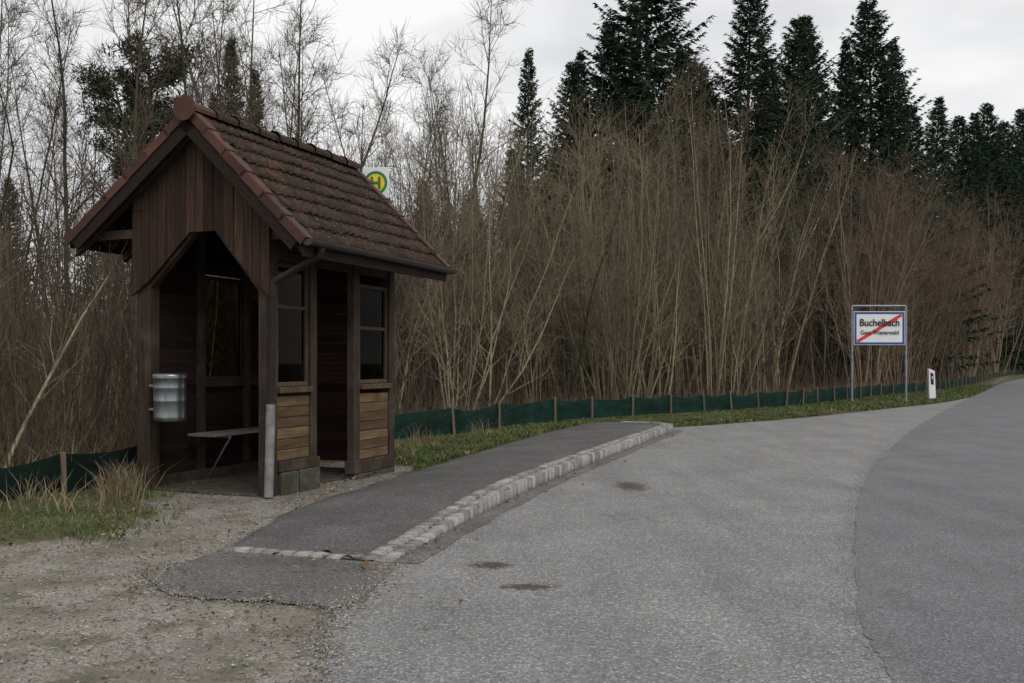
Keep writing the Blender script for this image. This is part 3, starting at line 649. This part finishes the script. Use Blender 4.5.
for s in sts[:95]:
    x=np.interp(s,dF,FD[:,0]); y=np.interp(s,dF,FD[:,1]); n0=np.interp(s,dF,nf[:,0]); n1_=np.interp(s,dF,nf[:,1])
    o=obj('stake',stm,FE); o.location=(x-fx0-n0*.05,y-fy0-n1_*.05,rng.normal(-.01,.02)-(.11 if y<11 else 0)); o.rotation_euler=(rng.normal(0,.05),rng.normal(0,.05),rng.uniform(0,1.5))

# ------------------------------------------------------------ vegetation
def mat_bark(name,a,b,sc=6):
    m=MB(name,.9,.15); v=m.co((3,3,1)); c=m.ramp(m.noise(v,sc,4),[(.3,a),(.7,b)]); c=m.mix(1,c,m.ramp(m.objrand(),[(0,.55),(.5,1),(1,1.35)]),'MULTIPLY')
    hs=m.mix(m.ramp(m.math('FRACT',m.math('MULTIPLY',m.objrand(),7.3)),[(.3,0),(1,.4)]),c,m.mix(1,c,(1.0,.88,.76),'MULTIPLY')); m.col(hs); return m.m
B_TAN=mat_bark('bark_tan',(.145,.124,.080),(.31,.272,.18)); T_TAN=mat_bark('twig_tan',(.125,.103,.069),(.235,.195,.135))
B_GRY=mat_bark('bark_grey',(.055,.046,.033),(.125,.105,.076)); T_GRY=mat_bark('twig_brown',(.068,.054,.039),(.135,.108,.078))
B_RED=mat_bark('bark_reddish',(.098,.074,.053),(.21,.165,.117)); T_RED=mat_bark('twig_reddish',(.112,.081,.061),(.195,.143,.108))
B_DRK=mat_bark('undergrowth_dark',(.040,.032,.023),(.08,.064,.046))
def path(p,d,L,n,wob,up,g):
    P=[p]; d=np.array(d,float); W=g.normal(0,wob,(n,3))
    for i in range(n):
        d=d+W[i]; d[2]+=up; d/=math.sqrt(d@d); p=p+d*(L/n); P.append(p)
    return np.array(P)
def side(d,ang,g):
    d=d/np.linalg.norm(d); r=g.normal(size=3); r-=d*(r@d); r/=np.linalg.norm(r)+1e-9; return d*math.cos(ang)+r*math.sin(ang)
def lin(a,b,n): return np.linspace(a,b,n)
def shrub(seed,H=9,ms=5,thick=1.0):
    g=np.random.default_rng(seed); A=Acc();T=Acc()
    for k in range(ms):
        az=g.uniform(0,6.28); ti=math.radians(g.uniform(1,20)); p=np.array([math.cos(az),math.sin(az),0])*g.uniform(.05,.35); p[2]=-.3
        d=[math.sin(ti)*math.cos(az),math.sin(ti)*math.sin(az),math.cos(ti)]; L=H*g.uniform(.55,1.0); r0=g.uniform(.020,.052)*thick
        P=path(p,d,L,10,.06,.02,g); R_=lin(r0,.006,11); A.tube(P,R_,5)
        for j in range(14):
            t=g.uniform(.25,.98); i=int(t*9.99); f=t*9.99-i; q=P[i]*(1-f)+P[i+1]*f; dd=P[i+1]-P[i]
            bl=H*.25*(1.1-t*.75)*g.uniform(.4,1.25); b=path(q,side(dd,math.radians(g.uniform(22,58)),g),bl,5,.10,.07,g)
            (A if t<.5 else T).tube(b,lin(min(.014,R_[i]*.5),.0045,6),3)
            for h in range(6):
                i2=g.integers(1,5); c=path(b[i2],side(b[i2+1]-b[i2],math.radians(g.uniform(22,60)),g),g.uniform(.3,1.0),2,.14,.05,g); T.tube(c,lin(.0052,.003,3),3)
    return A,T
def tall(seed,H=14,spread=1.0,bare=.3,thick=1.0,bend=.06):
    g=np.random.default_rng(seed); A=Acc();T=Acc(); P=path(np.array([0,0,-.3]),[g.normal(0,bend),g.normal(0,bend),1],H,14,.04*(1 if thick<1.5 else 2.4),.02,g); R_=lin(g.uniform(.065,.13)*thick,.012,15); R_[0]*=1.35; A.tube(P,R_,8)
    for j in range(26):
        t=g.uniform(bare,.98); x=t*13.99; i=int(x); f=x-i; q=P[i]*(1-f)+P[i+1]*f
        bl=H*.28*(1.15-t)*g.uniform(.5,1.2)*spread+.5; b=path(q,side(P[i+1]-P[i],math.radians(g.uniform(28,62)),g),bl,7,.10,.04,g); A.tube(b,lin(R_[i]*.38,.006,8),4)
        for h in range(7):
            i2=g.integers(1,7); c=path(b[i2],side(b[i2+1]-b[i2],math.radians(g.uniform(25,58)),g),bl*g.uniform(.2,.5),4,.13,.04,g); T.tube(c,lin(.009,.0045,5),3)
            for e in range(4):
                i3=g.integers(1,4); u=path(c[i3],side(c[i3+1]-c[i3],math.radians(g.uniform(25,58)),g),g.uniform(.25,.8),2,.13,.03,g); T.tube(u,lin(.0055,.003,3),3)
    return A,T
def kind_meshes(gen,bark,twig,n,name1,name2,**kw):
    out=[]
    for i in range(n):
        A,T=gen(100+i*7+len(name1)+int(10*kw.get('thick',1)),**kw); out.append((A.mesh(name1,bark,True),T.mesh(name2,twig,False)))
    return out
SHR=kind_meshes(shrub,B_TAN,T_TAN,7,'stem','twigs')+kind_meshes(shrub,B_TAN,T_TAN,3,'stem','twigs',ms=3,thick=1.2)
def remat(L,b,t):
    o=[]
    for a_,t_ in L:
        a2=a_.copy(); t2=t_.copy(); a2.materials[0]=b; t2.materials[0]=t; o.append((a2,t2))
    return o
SHR_R=remat(SHR,B_RED,T_RED); SHR_G=remat(SHR,B_GRY,T_GRY)
TAL=kind_meshes(tall,B_GRY,T_GRY,6,'trunk','crown'); BIG=kind_meshes(tall,B_GRY,T_GRY,1,'trunk','crown',thick=1.7,spread=1.4,bend=.15)
def place(name,parts,pn,x,y,z,sc,rz,tilt=0,**kw):
    e=empty(name,(x,y,z),rz,**kw); e.scale=sc; e.rotation_euler=(rng.normal(0,tilt),rng.normal(0,tilt),rz)
    for me,n in zip(parts,pn): obj(n,me,e)
    return e
YT=lambda px: np.interp(px,[-60,0,100,200,300,400,450,520,600,700,800,850,900,960,1024,1100],[130,130,130,120,105,75,80,108,110,85,106,133,158,178,195,200])
def putshrub(px,Y,yt,cap=None,lib=None,wf=1.0):
    X=(px-512)/F*Y; d=float(fsd(np.array([X]),np.array([Y]))[0])
    if d<.7: return
    z=float(ghill(np.array(d))); H=1.3-z+(HZ-yt)*Y/F
    if cap: H=min(H,cap)
    if lib is None: lib=SHR_R if px>880 or (px>780 and rng.random()<.5) else (SHR_G if rng.random()<(.65 if px<420 else .3) else SHR)
    s=H/8.4; w=(max(.5,min(s,1.25))*rng.uniform(.7,1.05) if px<780 else s*.95)*wf
    place('bare_shrub',lib[rng.integers(len(lib))],('stem','twigs'),X,Y,z-.05,(w,w,s),rng.uniform(0,6.28),.04,
        label='leafless reddish-brown thicket shrub behind the green fence' if lib is SHR_R else 'leafless multi-stemmed shrub behind the green mesh fence',category='bare shrub',group='bare shrubs along the woodland edge')
for k in range(165):
    px=rng.uniform(-50,960) if k%4 else rng.uniform(400,900)
    if px<300 and rng.random()<.3: continue
    o=1.0+rng.random()**1.2*14
    if px>780: o=1.5+rng.random()**1.2*18*(1+(px-780)/160)
    putshrub(px,f_at(px)[1]+o,YT(px)+abs(rng.normal(0,50)),rng.uniform(3.8,7.5) if px<300 else None)
for k in range(70):
    px=rng.uniform(860,1010); putshrub(px,f_at(px)[1]+rng.uniform(2,20),YT(px)+abs(rng.normal(0,25)),None,SHR_R,1.0)
for k in range(45):
    px=rng.uniform(985,1110); Y=rng.uniform(88,112) ; putshrub(px,Y,YT(px)+abs(rng.normal(0,25)),None,SHR_R,1.1)
for k in range(46):
    if k<24: px=-60+k*15.5+rng.uniform(-8,8)
    elif k<38: px=rng.uniform(270,470)
    else: px=rng.uniform(470,800)
    xf,yf=f_at(px); Y=yf+4+rng.random()*20; X=(px-512)/F*Y; d=float(fsd(np.array([X]),np.array([Y]))[0])
    if d<1.2: continue
    z=float(ghill(np.array(d))); yt=rng.uniform(-100,90) if k<24 else rng.uniform(-5,90) if k<38 else rng.uniform(70,120)
    H=1.3-z+(HZ-yt)*Y/F; s=H/13.8; w=max(s,.6)*rng.uniform(.75,1.0)
    place('bare_tree',TAL[rng.integers(6)],('trunk','crown'),X,Y,z-.05,(w,w,s),rng.uniform(0,6.28),.05,label='tall leafless deciduous tree in the woodland behind the shelter' if px<520 else 'tall leafless tree rising among the thicket',category='tree',group='bare trees in the woodland')
place('bare_tree',BIG[0],('trunk','crown'),(60-512)/F*16,16,-.1,(.75,.75,.72),1.0,.0,label='large crooked leafless tree with a thick dark trunk',category='tree',group='bare trees in the woodland')
# conifers
m=MB('needles',.85,.1); c=m.ramp(m.island(),[(0,(.013,.027,.018)),(.5,(.028,.050,.031)),(1,(.054,.082,.047))]); c=m.mix(1,c,m.ramp(m.objrand(),[(0,.75),(1,1.2)]),'MULTIPLY'); m.col(c); NEED=m.m
m=MB('pine_needles',.8,.15); m.col(m.ramp(m.island(),[(0,(.015,.022,.013)),(.5,(.036,.045,.024)),(1,(.07,.077,.04))])); PNEED=m.m
B_CON=mat_bark('bark_conifer',(.035,.026,.019),(.08,.062,.045))
def cards(C,D,Wd,L,w):
    return np.stack([C,C+D*(L*.35)[:,None]+Wd*w[:,None],C+D*L[:,None],C+D*(L*.35)[:,None]-Wd*w[:,None]],1)
def spruce(seed,H=20,Rm=4.4,dens=1.0,pw=.72):
    g=np.random.default_rng(seed); A=Acc(); P=path(np.array([0,0,-.3]),[0,0,1],H+.3,14,.008,.05,g); A.tube(P,lin(.22,.015,15),7)
    K=[]; z=1.5
    while z<H-.15:
        t=z/H; nb=int(9*dens)+g.integers(0,2); r=Rm*(1-t)**pw*g.uniform(.85,1.08)+.1; x=np.interp(z,P[:,2],P[:,0]); y=np.interp(z,P[:,2],P[:,1]); a0_=g.uniform(0,6.28)
        for b in range(nb):
            az=a0_+b*6.283/nb+g.normal(0,.2); L=r*g.uniform(.6,1.15); el=math.radians(-22+54*t+g.normal(0,6)); d=np.array([math.cos(az)*math.cos(el),math.sin(az)*math.cos(el),math.sin(el)])
            Q=path(np.array([x,y,z+g.uniform(-.2,.2)]),d,L,5,.03,.08,g)
            n=int(10+L*20); tt=g.uniform(.08,1.0,n)**.8; C=np.stack([np.interp(tt*5,np.arange(6),Q[:,i]) for i in range(3)],1)
            sd=np.cross(d,[0,0,1]); sd/=np.linalg.norm(sd); sg=np.where(g.random(n)<.5,-1,1)[:,None]
            D=d[None]*g.uniform(.3,1.0,(n,1))+sd[None]*sg*g.uniform(.2,1.1,(n,1))+np.array([[0,0,-1]])*g.uniform(.0,.9,(n,1)); D/=np.linalg.norm(D,axis=1)[:,None]
            W=np.cross(D,g.normal(size=(n,3))+np.array([[0,0,.4]])); W/=np.linalg.norm(W,axis=1)[:,None]+1e-9
            ln=.13+(.10+.18*L*(1-tt)*.8)*g.uniform(.5,1.2,n); K.append(cards(C,D,W,ln,.015+.065*ln*g.uniform(.6,1.4,n)))
        z+=g.uniform(.32,.46)*(1-.45*t)
    n=40; C=np.column_stack([np.full(n,P[-1,0]),np.full(n,P[-1,1]),g.uniform(H-1.2,H,n)]); D=g.normal(size=(n,3)); D[:,2]=abs(D[:,2])+.6; D/=np.linalg.norm(D,axis=1)[:,None]; W=np.cross(D,g.normal(size=(n,3))); W/=np.linalg.norm(W,axis=1)[:,None]; K.append(cards(C,D,W,g.uniform(.12,.35,n),np.full(n,.03)))
    V=np.concatenate(K).reshape(-1,3); return A.mesh('trunk',B_CON,True),mesh_np('crown',V,np.arange(len(V)).reshape(-1,4),NEED)
SPR=[spruce(31,Rm=5.0),spruce(32,Rm=4.4,pw=.8),spruce(33,Rm=5.6,dens=1.1,pw=.72),spruce(34,Rm=3.8,pw=.85)]
def pine(seed,H=12):
    g=np.random.default_rng(seed); A=Acc(); P=path(np.array([0,0,-.3]),[.03,0,1],H,12,.03,.03,g); A.tube(P,lin(.16,.03,13),7); K=[]
    for j in range(36):
        t=g.uniform(.45,1.0); x=t*11.99; i=int(x); q=P[i]+(P[i+1]-P[i])*(x-i); b=path(q,side(P[i+1]-P[i],math.radians(g.uniform(45,80)),g),(1.25-t)*3.4*g.uniform(.5,1.1)+.3,5,.12,.09,g); A.tube(b,lin(.035,.01,6),4)
        for c in range(9):
            i2=g.integers(2,6); cc_=b[i2]+g.normal(0,.18,3); n=34; D=g.normal(size=(n,3)); D[:,2]+=.5; D/=np.linalg.norm(D,axis=1)[:,None]; W=np.cross(D,g.normal(size=(n,3))); W/=np.linalg.norm(W,axis=1)[:,None]
            K.append(cards(np.repeat(cc_[None],n,0)+g.normal(0,.10,(n,3)),D,W,g.uniform(.12,.30,n),g.uniform(.012,.026,n)))
    V=np.concatenate(K).reshape(-1,3); return A.mesh('trunk',B_CON,True),mesh_np('crown',V,np.arange(len(V)).reshape(-1,4),PNEED)
PIN=[pine(5),pine(6)]
def conifer(px,yt,Y,lib=SPR,H0=20,wf=1.0,name='spruce_tree',label='tall dark green spruce standing behind the bare thicket',idx=None):
    X=(px-512)/F*Y; d=float(fsd(np.array([X]),np.array([Y]))[0]); z=float(ghill(np.array(d))); H=1.3-z+(HZ-yt)*Y/F; s=H/H0; w=max(.5,s)*wf
    place(name,lib[rng.integers(len(lib)) if idx is None else idx],('trunk','crown'),X,Y,z,(w,w,s),rng.uniform(0,6.28),.015,label=label,category='tree',group='conifers behind the thicket')
for px,yt,Y,wf,ix in [(655,-95,44,1.1,2),(612,22,46,1.1,0),(745,-14,50,1.1,0),(795,24,54,1.1,2),(822,14,56,1.0,0),(848,40,58,.9,1),(873,-4,60,1.1,2),(893,46,66,1.0,1),(525,44,42,.9,3),(562,60,45,1.0,0),(588,50,47,.9,1),(775,58,52,1,0),(632,60,50,1.2,1),(690,45,52,1.2,2),(715,70,50,1.1,1),
    (908,108,105,1.2,0),(928,100,108,1.2,1),(948,118,112,1.2,0),(970,114,118,1.2,1),(990,104,122,1.1,0),(1012,120,130,1.2,2),(1034,110,136,1.2,0),(1055,122,142,1.1,1),(980,136,122,1.2,2),(1026,134,134,1.2,2),
    (232,38,26,.85,3),(250,66,28,.8,3),(216,95,32,.8,1)]:
    conifer(px,yt,Y,wf=wf,idx=ix)
for px in np.arange(525,860,27):
    conifer(px+rng.uniform(-8,8),YT(px)+rng.uniform(10,60),f_at(px)[1]+24+rng.uniform(0,10)+(max(0,px-800)*.12),wf=1.05,label='dark spruce half hidden behind the bare thicket')
for px in (20,110,180,265,320,385,430,475): conifer(px+rng.uniform(-10,10),rng.uniform(170,235),rng.uniform(48,60),wf=1.2,label='dark spruce half hidden behind the bare trees')
conifer(158,44,21,PIN,12,1.15,'pine_tree','pine with clumped olive needles among bare trees',0); conifer(186,70,23,PIN,12,1.0,'pine_tree','pine with clumped olive needles among bare trees',1)
def mass(name,n,omin,omax,h0,h1,mat,r=.01,k=3,tiltw=.12,lim=(-80,1080)):
    A=Acc(); g=np.random.default_rng(len(name)+n)
    pxs=g.uniform(lim[0],lim[1],n); yf=np.interp(pxs,FPX,FY); Y=yf+omin+(omax-omin)*g.random(n)*(1+np.clip((pxs-780)/120,0,3)); X=(pxs-512)/F*Y; d=fsd(X,Y); Z=ghill(d)
    for i in range(n):
        if d[i]<.3: continue
        h=g.uniform(h0,h1); P=path(np.array([X[i],Y[i],Z[i]-.1]),[g.normal(0,tiltw),g.normal(0,tiltw),1],h,4,.10,.0,g); rr=r*(1+Y[i]/60)*g.uniform(.6,1.3); A.tube(P,lin(rr,rr*.3,5),k)
    return obj(name,A.mesh(name,mat),kind='stuff')
mass('bramble_undergrowth',4500,.3,4,.4,1.6,T_GRY,.005,3,.5)
mass('twig_undergrowth',2200,3,14,1.2,4.5,T_GRY,.006,3,.25)
mass('woodland_mass',2800,12,32,3.0,6.5,B_DRK,.018,3,.15)
# ------------------------------------------------------------ sky & light
w=bpy.data.worlds.new('World'); scene.world=w; w.use_nodes=True; nt=w.node_tree; bg=nt.nodes['Background']
sk=nt.nodes.new('ShaderNodeTexSky'); sk.sky_type='NISHITA'; sk.sun_disc=False; sk.sun_elevation=math.radians(48); sk.sun_rotation=math.radians(150); sk.dust_density=3
hs=nt.nodes.new('ShaderNodeHueSaturation'); hs.inputs['Saturation'].default_value=.2; nt.links.new(sk.outputs[0],hs.inputs['Color'])
tc=nt.nodes.new('ShaderNodeTexCoord'); mp=nt.nodes.new('ShaderNodeMapping'); mp.inputs['Scale'].default_value=(1,1,2.6); nt.links.new(tc.outputs['Generated'],mp.inputs[0])
nz=nt.nodes.new('ShaderNodeTexNoise'); nz.inputs['Scale'].default_value=3.2; nz.inputs['Detail'].default_value=6; nz.inputs['Roughness'].default_value=.5; nt.links.new(mp.outputs[0],nz.inputs[0])
cr=nt.nodes.new('ShaderNodeValToRGB'); cr.color_ramp.elements[0].position=.35; cr.color_ramp.elements[0].color=(.72,.73,.76,1); cr.color_ramp.elements[1].position=.60; cr.color_ramp.elements[1].color=(1,1,1,1); nt.links.new(nz.outputs['Fac'],cr.inputs[0])
sc_=nt.nodes.new('ShaderNodeVectorMath'); sc_.operation='SCALE'; sc_.inputs['Scale'].default_value=7.2; nt.links.new(cr.outputs[0],sc_.inputs[0])
mx=nt.nodes.new('ShaderNodeMix'); mx.data_type='RGBA'; mx.inputs[0].default_value=.92; nt.links.new(hs.outputs[0],mx.inputs[6]); nt.links.new(sc_.outputs[0],mx.inputs[7]); nt.links.new(mx.outputs[2],bg.inputs[0]); bg.inputs[1].default_value=.14
sl=bpy.data.lights.new('sun','SUN'); sl.energy=1.3; sl.angle=math.radians(30); sl.color=(1,.97,.93); so=bpy.data.objects.new('sun',sl); COL.objects.link(so)
so.rotation_euler=(math.radians(42),0,math.radians(30))
cam=bpy.data.cameras.new('camera'); cam.lens=F/1024*36; cam.sensor_width=36; cam.shift_y=(HZ-341.5)/1024; cam.clip_end=4000; cam.clip_start=.05
co=bpy.data.objects.new('camera',cam); COL.objects.link(co); co.location=(0,0,CH); co.rotation_euler=(math.pi/2,0,0); scene.camera=co
scene.view_settings.view_transform='Standard'; scene.view_settings.look='None'; scene.view_settings.exposure=0
